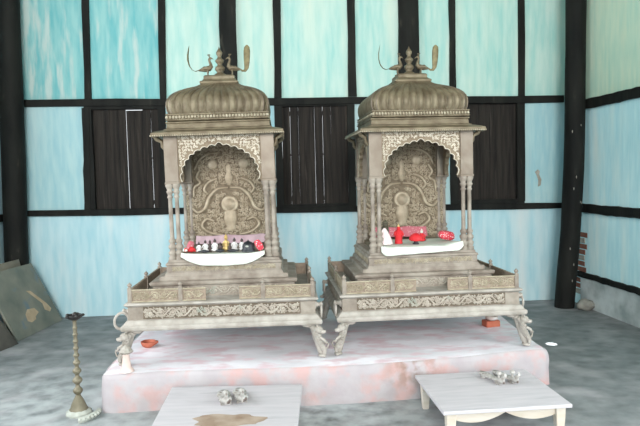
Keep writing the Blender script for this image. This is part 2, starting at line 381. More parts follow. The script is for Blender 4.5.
# rock at foot of the right post
mb = MB()
def rock(mb, c, r, sc, seed):
    n = 12; L = []
    for i in range(8):
        t = max(.15, min(PI - .15, PI * i / 7)); lp = []
        for k in range(n):
            a = 2 * PI * k / n; d = Vector((math.sin(t) * math.cos(a), math.sin(t) * math.sin(a), -math.cos(t)))
            rr = r * (1 + .28 * noise.noise(d * 1.6 + Vector((seed, 0, 0))))
            lp.append(Vector((d.x * rr * sc[0], d.y * rr * sc[1], d.z * rr * sc[2])) + Vector(c))
        L.append(lp)
    mb.loops(L, 0, True)
rock(mb, (3.19, 6.42, .055), .08, (1.2, .9, .8), 4); tag(mb.build('rock', 'rock'), 'lump of grey rock on the floor against the right corner post', 'rock')

# ------------------------------------------------------------------ plinth
PZ = .26
front = [(-1.34, 3.968), (-.9, 3.99), (-.45, 3.985), (0, 3.965), (.35, 3.97), (.8, 4.01), (1.25, 4.085), (1.6, 4.155), (1.84, 4.19)]
def fy(x):
    for a, b in zip(front, front[1:]):
        if a[0] <= x <= b[0]: return a[1] + (b[1] - a[1]) * (x - a[0]) / (b[0] - a[0])
    return front[0][1] if x < 0 else front[-1][1]
mb = MB(); L = []
outline = []
X0, X1, YB = -1.337, 1.837, 5.76
K = 70
for i in range(K + 1): x = X0 + (X1 - X0) * i / K; outline.append((x, fy(x), 'f'))
for i in range(1, 26): y = fy(X1) + (YB - fy(X1)) * i / 25; outline.append((X1 + .03 * i / 25 * 2, y, 'r'))
for i in range(1, 20): outline.append((X1 + .06 + (X0 - X1 - .06) * i / 20, YB, 'b'))
for i in range(0, 26): y = YB + (fy(X0) - YB) * i / 26; outline.append((X0, y, 'l'))
cx, cy = .26, 4.9
# soften the left front corner
def softened(x, y):
    d = math.hypot(x - X0, y - fy(X0))
    if d < .12: k = (.12 - d) * .35; x += k; y += k
    return x, y
prof = [(0, 0), (0, .06), (.002, .12), (.004, .18), (.006, .225), (.016, .246), (.034, .256), (.07, .26), (.3, .26)]
for ins, z in prof:
    lp = []
    for x, y, s in outline:
        x, y = softened(x, y)
        nz = noise.noise(Vector((x * 5, y * 5, z * 9))) * .010 + noise.noise(Vector((x * 17, y * 17, z * 30))) * .005
        if z >= .256: nz *= .3
        d = Vector((cx - x, cy - y)); dx = (1 if d.x > 0 else -1) if s in 'lr' else 0; dy = (1 if d.y > 0 else -1) if s in 'fb' else 0
        zz = z + (noise.noise(Vector((x * 6, y * 6, 3))) * .006 if .2 < z < .258 else 0)
        if ins > .1: X, Y = x + (cx - x) * .12, y + (cy - y) * .2
        else:
            k = ins + max(-.004, nz) + .012
            X = min(max(x, X0 + k), X1 + .06 - k); X = min(X, X1 + .06 * (y - fy(X1)) / (YB - fy(X1)) - k) if s != 'b' else X
            Y = min(max(y, fy(min(max(x, X0), X1)) + k), YB - k)
        lp.append((X, Y, zz))
    L.append(lp)
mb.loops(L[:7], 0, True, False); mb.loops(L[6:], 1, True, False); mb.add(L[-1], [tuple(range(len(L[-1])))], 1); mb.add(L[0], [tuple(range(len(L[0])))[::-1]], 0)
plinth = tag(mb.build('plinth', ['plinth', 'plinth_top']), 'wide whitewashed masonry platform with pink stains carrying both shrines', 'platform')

# ------------------------------------------------------------------ shrine
CYB = .6                        # centre of the upper body (depth)
HB, DB = .40, .36               # half width / half depth of the upper body
def arch_pts(hw, zs, za, n=13, cusp=.016, m=5):
    """right-to-left outline of a cusped arch in (u, z)"""
    out = []; N = n * m
    for i in range(N + 1):
        t = i / N; a = PI * t
        r = 1.0; u = hw * math.cos(a); h = (za - zs) * (math.sin(a) ** .82)
        k = abs(math.sin(PI * n * t))
        nx, nz = math.cos(a), math.sin(a)
        u += nx * cusp * (k - .35); h += nz * cusp * (k - .35)
        pk = math.exp(-((t - .5) / .035) ** 2) * .012
        out.append((u, zs + h + pk))
    return out

def rect_loop(cx, cy, a, b, z): return [(cx - a, cy - b, z), (cx + a, cy - b, z), (cx + a, cy + b, z), (cx - a, cy + b, z)]
faces = {  # mappings of the four sides of a rectangle with half width a, half depth b about (0, cy)
    'front': lambda a, b, cy: (lambda u, v, h: (u, cy - b - h, v)),
    'back': lambda a, b, cy: (lambda u, v, h: (-u, cy + b + h, v)),
    'left': lambda a, b, cy: (lambda u, v, h: (-a - h, cy - u, v)),
    'right': lambda a, b, cy: (lambda u, v, h: (a + h, cy + u, v))}

def make_shrine(label, loc, rotz):
    root = thing('temple_shrine', label, 'shrine', loc, rotz, 'pair of metal shrines on the platform')
    D2 = .5215
    # --- base box, ledges
    m = MB(); m.stack(0, D2, [(.655, D2, .30), (.655, D2, .41)])
    box = m.build('base_box', 'bronze_base', root)
    for side in ('front', 'left', 'right'):
        Mf = faces[side](.655, D2, D2); L = .55 if side == 'front' else .40
        m = MB()
        A = [Mf(-L, .312, .004), Mf(L, .312, .004), Mf(L, .398, .004), Mf(-L, .398, .004)]
        m.poly([Mf(-L, .312, 0), Mf(L, .312, 0), Mf(L, .398, 0), Mf(-L, .398, 0)], Vector(Mf(0, 0, .004)) - Vector(Mf(0, 0, 0)), 0)
        Mg = (lambda F: lambda u, v, h: F(u, v, h + .004))(Mf)
        scroll_strip(m, Mg, -L + .01, L - .01, .316, .394, .0062)
        filigree(m, Mg, lambda u, v: True, -L + .006, L - .006, .315, .395, .027, .0042, 1, 9)
        m.build('carved_panel', ['ground_base', 'relief_base'], box)
    m = MB(); m.stack(0, D2, [(.66, D2 + .005, .232), (.695, D2 + .045, .236), (.70, D2 + .05, .25), (.70, D2 + .05, .268), (.685, D2 + .035, .278), (.672, D2 + .022, .296), (.664, D2 + .012, .304), (.655, D2, .306)])
    m.build('lower_ledge', 'bronze_pale', root, bevel=.003)
    m = MB(); m.stack(0, D2, [(.655, D2, .396), (.664, D2 + .012, .402), (.676, D2 + .026, .412), (.676, D2 + .026, .422), (.66, D2 + .01, .428)])
    m.build('upper_ledge', 'bronze_pale', root, bevel=.002)
    # --- rail with posts
    RW, RD = .638, D2 - .008
    def rail(x0, y0, x1, y1):
        m = MB(); a = Vector((x0, y0, 0)); b = Vector((x1, y1, 0)); d = b - a; ln = d.length; d.normalize(); nrm = Vector((d.y, -d.x, 0))
        Mf = lambda u, v, h: tuple(a + d * u + nrm * (h + .006) + Vector((0, 0, v)))
        P = [Mf(0, .428, 0), Mf(ln, .428, 0), Mf(ln, .52, 0), Mf(0, .52, 0)]
        m.poly(P, -nrm * .012, 0)
        for v in (.434, .516): m.sweep([Mf(0, v, 0), Mf(ln, v, 0)], .006, 6, 1, (1, 1), nrm)
        scroll_strip(m, Mf, .02, ln - .02, .446, .506, .0045)
        filigree(m, Mf, lambda u, v: True, .015, ln - .015, .443, .509, .032, .003, 1, 9)
        m.build('rail_panel', ['rail_ground', 'relief'], root)
    y0, y1, ym = .008, .008 + 2 * RD, .008 + RD
    rail(-RW, y0, -.288, y0); rail(-.288, y0, -.113, y0); rail(.12, y0, .288, y0); rail(.288, y0, RW, y0)
    rail(-RW, ym, -RW, y0); rail(-RW, y1, -RW, ym); rail(RW, y0, RW, ym); rail(RW, ym, RW, y1); rail(RW, y1, 0, y1); rail(0, y1, -RW, y1)
    for x, y in [(-RW, y0), (-.288, y0), (.288, y0), (RW, y0), (-RW, ym), (RW, ym), (-RW, y1), (RW, y1), (0, y1)]:
        m = MB(); m.box(x - .014, x + .014, y - .014, y + .014, .426, .528)
        m.lathe((x, y, 0), [(.014, .527), (.018, .531), (.008, .536), (.012, .541), (.017, .550), (.012, .559), (.004, .566), (.001, .572)], 10)
        m.build('rail_post', 'bronze_base', root)
    # --- step and body plinth
    m = MB(); m.stack(0, .57, [(.515, .395, .425), (.515, .395, .508)]); st = m.build('step', 'bronze_base', root)
    Mf = faces['front'](.515, .395, .57); m = MB(); scroll_strip(m, Mf, -.5, .5, .436, .50, .005, 0); m.build('carved_riser', 'relief_base', st)
    m = MB(); m.stack(0, .57, [(.515, .395, .506), (.53, .41, .512), (.535, .413, .524), (.535, .413, .536), (.525, .405, .541), (.47, .375, .545), (.468, .373, .572), (.44, .36, .576)])
    m.build('step_slab', 'bronze_base', root, bevel=.002)
    m = MB(); m.stack(0, CYB, [(.436, .40, .572), (.43, .396, .584), (.424, .390, .598), (.418, .384, .60), (.418, .384, .648), (.425, .392, .654), (.42, .388, .668), (.408, .378, .674), (.405, .375, .69)])
    bp_ = m.build('body_plinth', 'bronze_base', root)
    for side, L in (('front', .38), ('left', .34), ('right', .34)):
        Mf = faces[side](.418, .384, CYB); m = MB(); scroll_strip(m, Mf, -L, L, .608, .642, .003, 0); filigree(m, Mf, lambda u, v: True, -L, L, .604, .646, .02, .002, 0, 8); m.build('carved_band', 'relief', bp_)
    m = MB(); m.stack(0, CYB + .02, [(.345, .315, .688), (.345, .315, .712), (.335, .30, .722)]); m.build('seat', 'bronze', root)
    # --- columns, two to a corner
    cp = [(.027, .688), (.027, .712), (.020, .718), (.025, .735), (.027, .748), (.019, .760), (.018, .768), (.025, .780), (.026, .796), (.017, .808), (.0165, .814), (.022, .826), (.022, .838), (.015, .848),
          (.014, .86), (.0135, 1.0), (.013, 1.145), (.018, 1.152), (.018, 1.160), (.014, 1.167), (.015, 1.178), (.021, 1.19), (.022, 1.20), (.016, 1.206), (.02, 1.22), (.027, 1.238), (.028, 1.252)]
    for sx in (-1, 1):
        for yy in (.2635, .936):
            for xx in (.376, .328):
                m = MB(); m.lathe((sx * xx, yy, 0), [(r * (1.22 if z < .85 else 1.15), z) for r, z in cp], 12); m.build('column', 'bronze_base', root)
    # --- corner piers
    for sx in (-1, 1):
        for sy in (-1, 1):
            m = MB(); x = sx * .352; y = CYB + sy * .318
            m.box(x - .048, x + .048, y - .042, y + .042, 1.262, 1.605)
            m.stack(x, y, [(.046, .040, 1.246), (.052, .046, 1.252), (.052, .046, 1.266), (.049, .043, 1.27)])
            m.build('corner_pier', 'bronze_plain', root)
    # --- arch panels: front and the two sides
    for side, hwid, hw in (('front', .304, .284), ('left', .276, .235), ('right', .276, .235)):
        Mf = faces[side](HB - .012, DB - .012, CYB); zs, za = 1.265, 1.525
        ap = arch_pts(hw, zs, za, 15 if side == 'front' else 11, .015)
        out = [(hwid, 1.258), (hwid, 1.60), (-hwid, 1.60), (-hwid, 1.258)]
        o2 = [(hwid, 1.60), (hwid, 1.258)] + [(min(hwid - .002, max(-hwid + .002, u)), z) for u, z in ap] + [(-hwid, 1.258), (-hwid, 1.60)]
        m = MB(); up = Vector(Mf(0, 0, .006)) - Vector(Mf(0, 0, 0))
        m.poly([Mf(u, z, -.03) for u, z in o2], (Vector(Mf(0, 0, .03)) - Vector(Mf(0, 0, 0))), 0)
        m.sweep([Mf(u, z, .001) for u, z in ap], .003, 5, 1, (1, 1), up)
        def inside(u, v, hw=hw, zs=zs, za=za, hwid=hwid):
            if abs(u) > hwid - .012 or v > 1.592 or v < 1.27: return False
            q = 1 - (u / (hw + .018)) ** 2
            return q <= 0 or v > zs + (za - zs + .016) * q ** .41 + .012
        rg = random.Random(3)
        filigree(m, Mf, inside, -hwid + .008, hwid - .008, 1.264, 1.598, .021, .0034, 1, 9, rg)
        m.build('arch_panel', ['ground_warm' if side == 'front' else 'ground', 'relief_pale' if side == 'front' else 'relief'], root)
    # --- back panel with big relief
    m = MB(); yb = CYB + DB - .03
    m.box(-.39, .39, yb, yb + .025, .69, 1.60)
    Mf = lambda u, v, h: (u, yb - h, v)
    up = (0, -1, 0)
    motif = []
    def big(path, w, steps=10):
        P = []
        for i in range(len(path) - 1):
            p0 = Vector(path[max(0, i - 1)]); p1 = Vector(path[i]); p2 = Vector(path[i + 1]); p3 = Vector(path[min(len(path) - 1, i + 2)])
            for k in range(steps):
                t = k / steps
                P.append(.5 * ((2 * p1) + (p2 - p0) * t + (2 * p0 - 5 * p1 + 4 * p2 - p3) * t * t + (3 * p1 - p0 - 3 * p2 + p3) * t ** 3))
        P.append(Vector(path[-1])); motif.extend([(p, w) for p in P])
        m.sweep([Mf(p.x, p.y, w * .3) for p in P], [w * (.6 + .4 * math.sin(PI * i / len(P))) for i in range(len(P))], 7, 1, (1, 1), up)
    for s in (-1, 1):
        big([(s * .01, 1.20), (s * .10, 1.19), (s * .17, 1.12), (s * .21, 1.03), (s * .27, 1.0), (s * .315, 1.04)], .016)
        big([(s * .10, 1.28), (s * .17, 1.25), (s * .21, 1.19), (s * .18, 1.15)], .012)
        big([(s * .235, 1.36), (s * .27, 1.30), (s * .24, 1.25), (s * .29, 1.21), (s * .30, 1.13)], .012)
        big([(s * .06, 1.50), (s * .16, 1.49), (s * .24, 1.44), (s * .285, 1.36)], .010)
        big([(s * .07, .80), (s * .17, .82), (s * .24, .88), (s * .20, .94), (s * .14, .92)], .012)
        m.ball(Mf(s * .13, 1.40, .004), .045, 12, 1, (1, .35, 1)); motif.append((Vector((s * .13, 1.40)), .045))
    m.lathe(Mf(0, 1.06, 0), [(.072, -.004), (.072, .008), (.060, .014), (.052, .010), (.045, .018), (.01, .026)], 24, 1, True, M4=Matrix.Rotation(PI / 2, 4, 'X'))
    vase = [(.03, .83), (.045, .85), (.035, .87), (.055, .90), (.058, .94), (.052, .98), (.05, 1.0)]
    m.lathe(Mf(0, 0, 0), vase, 14, 1, True, sy=.35)
    m.lathe(Mf(0, 0, 0), [(.012, 1.22), (.03, 1.25), (.036, 1.29), (.018, 1.33), (.026, 1.36), (.004, 1.41)], 12, 1, True, sy=.5)
    motif += [(Vector((0, 1.06)), .08), (Vector((0, .93)), .06), (Vector((0, 1.29)), .035)]
    ok = lambda u, v: all((Vector((u, v)) - p).length > w + .012 for p, w in motif[::3] + motif[-3:])
    filigree(m, Mf, ok, -.37, .37, .74, 1.58, .034, .0062, 1, 11, random.Random(9)); filigree(m, Mf, ok, -.37, .37, .74, 1.58, .041, .0042, 1, 9, random.Random(19))
    m.build('back_panel', ['ground', 'relief_dim'], root)
    # --- eave, brackets, frieze
    ew, ed = .474, .434
    m = MB(); m.stack(0, CYB, [(.398, .358, 1.598), (.40, .36, 1.606), (ew - .01, ed - .01, 1.596), (ew, ed, 1.598), (ew, ed, 1.622), (ew - .02, ed - .02, 1.632), (.42, .38, 1.640), (.40, .36, 1.644)])
    ev = m.build('eave', 'bronze', root)
    m = MB()
    for k in range(61): m.ball((-ew + 2 * ew * k / 60, CYB - ed, 1.601), .0068, 6)
    for s in (-1, 1):
        for k in range(1, 54): m.ball((s * ew, CYB - ed + 2 * ed * k / 54, 1.601), .0068, 6)
    m.build('bead_row', 'relief', ev)
    for sx in (-1, 1):
        for sy in (-1, 1):
            m = MB(); y = CYB + sy * .31
            m.sweep([(sx * .39, y, 1.50), (sx * .415, y, 1.53), (sx * .42, y, 1.565), (sx * .455, y, 1.585), (sx * .46, y, 1.600)], [.012, .016, .014, .018, .02], 6)
            m.build('eave_bracket', 'bronze', root)
    m = MB(); m.stack(0, CYB, [(.395, .355, 1.64), (.395, .355, 1.65), (.378, .338, 1.656), (.374, .334, 1.69), (.382, .342, 1.696), (.382, .342, 1.704), (.37, .33, 1.708), (.365, .325, 1.716)])
    m.build('frieze', 'bronze', root, bevel=.002)
    # --- beaded band
    bw, bd = .374, .368
    m = MB(); m.stack(0, CYB, [(bw - .014, bd - .014, 1.708), (bw, bd, 1.714), (bw, bd, 1.72), (bw - .008, bd - .008, 1.724), (bw - .008, bd - .008, 1.748), (bw, bd, 1.752), (bw, bd, 1.759), (bw - .012, bd - .012, 1.763)])
    bn = m.build('dome_band', 'bronze', root)
    m = MB()
    for k in range(33):
        u = -bw + .012 + (2 * bw - .024) * k / 32
        m.ball((u, CYB - bd + .003, 1.736), .0112, 8, 0, (.85, 1, 1.15))
    for s in (-1, 1):
        for k in range(33): m.ball((s * (bw - .006), CYB - bd + .012 + (2 * bd - .024) * k / 32, 1.736), .0105, 6)
    m.build('bead_row', 'relief', bn)
    # --- fluted square dome
    prof = [(.352, 1.760), (.362, 1.785), (.367, 1.815), (.366, 1.845), (.358, 1.872), (.342, 1.897), (.316, 1.920), (.282, 1.940), (.244, 1.957), (.205, 1.972), (.170, 1.986), (.146, 2.000), (.132, 2.012)]
    nfl, ms = 13, 6; L = []
    for i, (r, z) in enumerate(prof):
        lp = []; t = i / (len(prof) - 1); amp = .032 * (1 - t) ** .6 * (1 if i > 0 else .5)
        for sd in range(4):
            N = nfl * ms
            for k in range(N):
                u = -1 + 2 * k / N; fl = abs(math.sin(PI * k / ms)) if .5 <= k / ms <= nfl - .5 else .5
                fl = fl ** .55
                rr = r + amp * (fl - .6); cr = .06 * r                     # clipped corner
                x, y = u * r, -rr
                e = abs(u)
                if e > .9: y += (e - .9) * r * .55 ; x *= (1 - (e - .9) * .12)
                a = sd * PI / 2; lp.append((x * math.cos(a) - y * math.sin(a), (x * math.sin(a) + y * math.cos(a)) * .985 + CYB, z))
        L.append(lp)
    m = MB(); m.loops(L, 0, True)
    dome = m.build('dome', 'bronze', root)
    m = MB()                                                       # raised spine on each flute and petal tips
    for sd in range(4):
        a = sd * PI / 2
        def rotp(x, y, z): return (x * math.cos(a) - y * math.sin(a), (x * math.sin(a) + y * math.cos(a)) * .985 + CYB, z)
        for k in range(nfl):
            u = -1 + 2 * (k + .5) / nfl
            if abs(u) > .95: continue
            m.sweep([rotp(u * r, -(r + .004 * (1 - i / 12)), z) for i, (r, z) in enumerate(prof[:10])], [.0052 * (1 - i * .06) for i in range(10)], 5, 0, (1, 1), rotp(0, -1, 0))
    m.build('dome_ribs', 'bronze_plain', dome)
    m = MB(); m.stack(0, CYB, [(.142, .142, 2.004), (.146, .146, 2.012), (.146, .146, 2.022), (.130, .130, 2.030), (.118, .118, 2.042), (.118, .118, 2.066), (.108, .108, 2.074)])
    m.build('dome_cap', 'bronze', root, bevel=.004)
    m = MB(); m.lathe((0, CYB, 0), [(.042, 2.07), (.05, 2.082), (.042, 2.095), (.028, 2.104), (.024, 2.112), (.034, 2.124), (.04, 2.138), (.034, 2.152), (.02, 2.162), (.017, 2.172), (.026, 2.182), (.034, 2.196), (.034, 2.204), (.02, 2.216), (.015, 2.226),
                          (.016, 2.238), (.024, 2.250), (.025, 2.262), (.016, 2.278), (.006, 2.294), (.001, 2.308)], 14)
    m.build('finial', 'bronze', root)
    # --- peacocks
    for s in (-1, 1):
        m = MB(); bx = s * .09; P = lambda x, z, y=0: (bx + s * x, CYB + y, z)
        m.sweep([P(.075, 2.128), P(.05, 2.133), P(.02, 2.137), P(-.008, 2.143), P(-.022, 2.158), P(-.020, 2.178), P(-.012, 2.196), P(-.010, 2.212), P(-.018, 2.222), P(-.028, 2.222)],
                [.005, .015, .022, .023, .017, .011, .009, .010, .0115, .007], 10)
        m.sweep([P(-.026, 2.221), P(-.036, 2.217), P(-.043, 2.209)], [.006, .0035, .001], 6)
        for q in (-1, 0, 1): m.sweep([P(-.014, 2.230), P(-.008 + q * .008, 2.246)], [.0018, .0018], 4); m.ball(P(-.008 + q * .008, 2.248), .0045, 6)
        for q in (-1, 1): m.sweep([P(.004, 2.128, q * .01), P(.006, 2.10, q * .012), P(0, 2.076, q * .012)], [.007, .005, .006], 6)
        m.ball(P(0, 2.076), .024, 10, 0, (1.2, .9, .35))
        for q in (-1, 1): m.sweep([P(-.006, 2.145, q * .02), P(.03, 2.142, q * .022), P(.06, 2.134, q * .012)], [.008, .012, .003], 6, 0, (1.2, .5))
        pk = m.build('peacock', 'bronze', root)
        m = MB()
        if s < 0: path = [(.07, 2.13), (.10, 2.122), (.125, 2.135), (.145, 2.165), (.155, 2.205), (.155, 2.25), (.148, 2.295), (.142, 2.325)]; rd = [.007, .008, .010, .013, .015, .014, .009, .002]
        else: path = [(.07, 2.13), (.085, 2.118), (.105, 2.118), (.118, 2.14), (.122, 2.18), (.124, 2.225), (.126, 2.27), (.128, 2.30), (.128, 2.316)]; rd = [.006, .008, .012, .018, .023, .026, .027, .022, .006]
        L = []
        if s < 0:                                             # feather turned edge-on, bent back
            m.sweep([P(x, z, -.006 + .02 * i / 7) for i, (x, z) in enumerate(path)], rd, 8, 0, (1.5, .25), (0, 1, 0))
        else:
            m.sweep([P(x, z, -.01 * i / 8) for i, (x, z) in enumerate(path)], rd, 10, 0, (.22, 1), (0, 1, 0))
        m.build('tail_feather', 'feather', pk)
    # --- legs with beasts
    for sx in (-1, 1):
        for fr in (0, 1):
            y = lambda t: (.0 - t) if fr == 0 else (1.043 + t)
            P = lambda x, z, t=0: (sx * x, y(t), z)
            m = MB()
            m.sweep([P(.565, .242, -.04), P(.62, .236, -.02), P(.645, .20, 0), P(.655, .15, .01), (sx * .672, y(.015), .09), P(.685, .045, .02), P(.697, .016, .02)],
                    [.030, .034, .030, .027, .025, .024, .018], 8, 0, (1, 1), (0, 1, 0))
            m.ball(P(.695, .014, .03), .026, 10, 0, (1.2, 1.2, .55))
            for q in (-.5, .5): m.ball(P(.706 , .012, .045 + q * .02), .012, 6, 0, (1.2, 1, .9))
            m.ball(P(.60, .225, 0), .028, 8, 0, (1.6, 1, .6))
            lg = m.build('leg', 'bronze_pale', root)
            m = MB()
            P = lambda x, z, t=0: (sx * (x - .035), y(t + .012), z)
            m.sweep([P(.672, .215, .02), P(.695, .185, .03), P(.70, .15, .035), P(.712, .11, .03), P(.735, .075, .035), P(.748, .05, .04), P(.745, .03, .04)], [.02, .027, .029, .025, .02, .015, .012], 8, 0, (1, 1), (0, 1, 0))
            m.ball(P(.705, .205, .05), .030, 10, 0, (1.1, .95, 1))              # head
            m.ball(P(.735, .192, .062), .019, 8, 0, (1.3, .9, .8)); m.ball(P(.748, .198, .066), .008, 6)   # muzzle
            for q in (-1, 1): m.ball(P(.722, .216, .052 + q * .016), .006, 6); m.sweep([P(.70, .225, .05 + q * .02), P(.69, .246, .05 + q * .026)], [.009, .003], 6)
            Mf = lambda u, v, h: P(u, v, .06 + h)
            for (cu, cv, r) in ((.688, .178, .02), (.70, .142, .019), (.716, .108, .017), (.732, .075, .014)): spiral(m, Mf, cu, cv, r, 1.3, 1, sx, .006, 0, 12)
            m.sweep([P(.715, .15, .06), P(.742, .135, .07), P(.752, .112, .065), P(.765, .118, .06)], [.012, .011, .009, .008], 6)
            m.sweep([P(.735, .06, .03), P(.768, .07, .03), P(.775, .098, .03), P(.762, .108, .03), P(.755, .095, .03)], [.008, .007, .006, .005, .003], 6)
            m.build('beast_figure', 'bronze_pale', lg)
    # --- carrying rings
    for sx in (-1, 1):
        for yy in (.07, .95):
            m = MB(); x0 = sx * .655; m.lathe((x0, yy, .355), [(.032, 0), (.032, .008), (.02, .014), (.014, .03), (.022, .04), (.02, .052), (.004, .058)], 12, M4=Matrix.Rotation(sx * PI / 2, 4, 'Y'))
            bs = m.build('ring_boss', 'bronze_pale', root)
            m = MB(); big_ring = False
            r = .045
            m.sweep([(r * math.sin(2 * PI * k / 24), 0, -r + r * math.cos(2 * PI * k / 24)) for k in range(24)], .0085, 8, 0, closed=True, up=(0, 1, 0))
            rg = m.build('carrying_ring', 'bronze_pale', bs, loc=(x0 + sx * .044, yy, .356)); rg.rotation_euler.z = PI / 2; rg.rotation_euler.x = 0
    return root

LL = ((-.5106, 4.2268, PZ + .003), .015); RR = ((.9944, 4.2969, PZ + .003), .0409)
left = make_shrine('carved metal shrine whose seat holds a row of small white idols', *LL)
right = copy_tree(left); right.location = RR[0]; right.rotation_euler.z = RR[1]
right['label'] = 'carved metal shrine whose seat holds red wrapped idols, nearer the corner log post'
# the front outer ring of the left shrine is larger and swung towards the viewer
for ch in left.children:
    for g in ch.children:
        if g.name.startswith('carrying_ring') and g.location.x < 0 and g.location.y < .3:
            g.rotation_euler = (.12, .25, .28); g.location = (-.695, .035, .352); g.scale = (1.05, .7, 1.32)

for ch in left.children:
    if ch.name.split('.')[0] in ('column', 'corner_pier', 'arch_panel', 'back_panel', 'eave', 'eave_bracket', 'frieze', 'dome_band', 'dome', 'dome_cap', 'finial', 'peacock'):
        a_ = -.014; pv = Vector((0, 0, .69)); ch.rotation_euler.y = a_; ch.location = pv - Matrix.Rotation(a_, 3, 'Y') @ pv

def at(sh, x, y, z):
    (lx, ly, lz), a = LL if sh == 'L' else RR
    return Vector((lx + x * math.cos(a) - y * math.sin(a), ly + x * math.sin(a) + y * math.cos(a), lz + z))

# ------------------------------------------------------------------ cloths on the seats
def seat_cloth(sh, label, hem, edge, mat_, seed, x0=-.30, x1=.30, zs=.728, yback=.75, yf=.197):
    m = MB(); NX, N1, N2 = 40, 10, 8; rows = []
    for j in range(N1 + N2 + 1):
        row = []
        for i in range(NX + 1):
            t = i / NX; x = x0 + (x1 - x0) * t; e = edge(t)
            if j <= N1:
                y = yback + (yf - yback) * j / N1; z = zs + .004 * noise.noise(Vector((x * 12, y * 12, seed))) + e * (j / N1) ** 2
            else:
                q = (j - N1) / N2; y = yf - .022 * math.sin(q * PI * .5) - .006 * math.sin(x * 40 + seed) * q; z = zs + e + (hem(t) - zs - e) * q
            row.append(at(sh, max(-.286, min(.286, x)) if y > .222 else x, y, z))
        rows.append(row)
    vs = [p for r in rows for p in r]; n = NX + 1
    m.add(vs, [(j * n + i, j * n + i + 1, (j + 1) * n + i + 1, (j + 1) * n + i) for j in range(len(rows) - 1) for i in range(NX)], 0, True)
    o = m.build('seat_cloth', mat_); s = o.modifiers.new('thick', 'SOLIDIFY'); s.thickness = .004; s.offset = 1
    return tag(o, label, 'cloth')
seat_cloth('L', 'white cloth hanging in a shallow curve below the row of small idols', lambda t: .645 + .075 * abs(2 * t - 1) ** 3.5, lambda t: .018 * abs(2 * t - 1) ** 4, 'cloth_white', 1.3, -.305, .30, yback=.29)
seat_cloth('R', 'white cloth under the red wrapped idols with a raised corner by the red cushion', lambda t: .668 + .03 * t + .035 * max(0, (abs(2 * t - 1) - .86) * 7) ** 2, lambda t: .035 * max(0, t - .8) * 5 + .01 * max(0, .12 - t) * 8, 'cloth_white', 5.1, -.33, .30)
def backcloth(sh, label, x0, x1, z0, z1, mat_, seed, y=.885, drop=.03):
    m = MB(); NX, NZ = 40, 8; vs = []
    for j in range(NZ + 1):
        for i in range(NX + 1):
            x = x0 + (x1 - x0) * i / NX; q = j / NZ
            top = z1 - drop * abs(math.sin(PI * 2 * i / NX + seed)) * .3
            vs.append(at(sh, x, y - (1 - q) * .05 + .008 * math.sin(x * 55 + seed), z0 + (top - z0) * q))
    n = NX + 1
    m.add(vs, [(j * n + i, j * n + i + 1, (j + 1) * n + i + 1, (j + 1) * n + i) for j in range(NZ) for i in range(NX)], 0, True)
    o = m.build('backdrop_cloth', mat_); s = o.modifiers.new('thick', 'SOLIDIFY'); s.thickness = .003
    return tag(o, label, 'cloth')
backcloth('L', 'lilac pink cloth hung behind the row of small white idols', -.29, .29, .735, .805, 'cloth_pink', .4)
backcloth('R', 'dusty pink dotted cloth behind the red wrapped idols', -.27, .2, .742, .83, 'dotted_pink', 2.1)

# ------------------------------------------------------------------ idols
def idol(label, p, h, robe, head='dark_skin', crown=None, w=.36, rot=0, group=None, cat='idol'):
    r = thing('seated_idol', label, cat, p, rot, group)
    m = MB(); W = h * w
    m.lathe((0, 0, 0), [(W * .8, 0), (W, h * .06), (W * .92, h * .16), (W * .55, h * .26), (W * .55, h * .42), (W * .62, h * .56), (W * .45, h * .64), (W * .2, h * .68)], 12, 0, True, 1, .75)
    for s in (-1, 1): m.sweep([(s * W * .55, 0, h * .58), (s * W * .85, -W * .1, h * .42), (s * W * .7, -W * .5, h * .3), (s * W * .2, -W * .65, h * .27)], [W * .17, W * .16, W * .14, W * .1], 6)
    for s in (-1, 1): m.sweep([(s * W * .3, -W * .2, h * .14), (s * W * .95, -W * .35, h * .1), (s * W * .3, -W * .72, h * .08)], [W * .2, W * .22, W * .14], 6)
    m.build('robe', robe, r)
    m = MB(); m.ball((0, 0, h * .78), h * .115, 10, 0, (1, 1, 1.15)); m.lathe((0, 0, 0), [(h * .05, h * .64), (h * .045, h * .7)], 8)
    m.sweep([(0, -h * .11, h * .79), (0, -h * .135, h * .76)], [h * .018, h * .025], 5)
    for s in (-1, 1): m.ball((s * h * .115, 0, h * .78), h * .03, 6)
    m.build('head', head, r)
    m = MB()
    if crown: m.lathe((0, 0, 0), [(h * .1, h * .86), (h * .13, h * .89), (h * .1, h * .93), (h * .07, h * .98), (h * .03, h * 1.03), (h * .004, h * 1.08)], 10); m.build('crown', crown, r)
    else: m.ball((0, h * .02, h * .86), h * .105, 8, 0, (1.05, 1.05, .6)); m.ball((0, h * .03, h * .95), h * .045, 6); m.build('hair', 'dark', r)
    return r
G = 'small idols on the left shrine seat'
row = [(-.205, .40, .072, 'white_metal', 'at the outer end of the row beside the red cloth flower'), (-.160, .43, .082, 'white_metal', 'second in the row from the red cloth flower'), (-.128, .46, .078, 'dark_skin', 'brown robed, third in the row from the red cloth flower'),
       (-.086, .42, .090, 'white_metal', 'fourth in the row from the red cloth flower'), (-.044, .40, .066, 'dark_skin', 'all brown, just before the tall gilt crowned idol'),
       (.062, .43, .092, 'white_metal', 'first after the tall gilt crowned idol'), (.119, .44, .086, 'white_metal', 'second after the tall gilt crowned idol'), (.166, .46, .072, 'pale_stone', 'grey, behind the black domed hat'), (.03, .40, .060, 'dark_skin', 'squat dark one just after the tall gilt crowned idol')]
for x, y, h, mt, where in row:
    h *= 1.08
    col = {'white_metal': 'small white robed idol ', 'dark_skin': 'small dark idol ', 'pale_stone': 'small idol '}[mt]
    idol(col + where, at('L', x, y, .7235), h, mt, group=None, w=.27 if mt == 'white_metal' else .25)
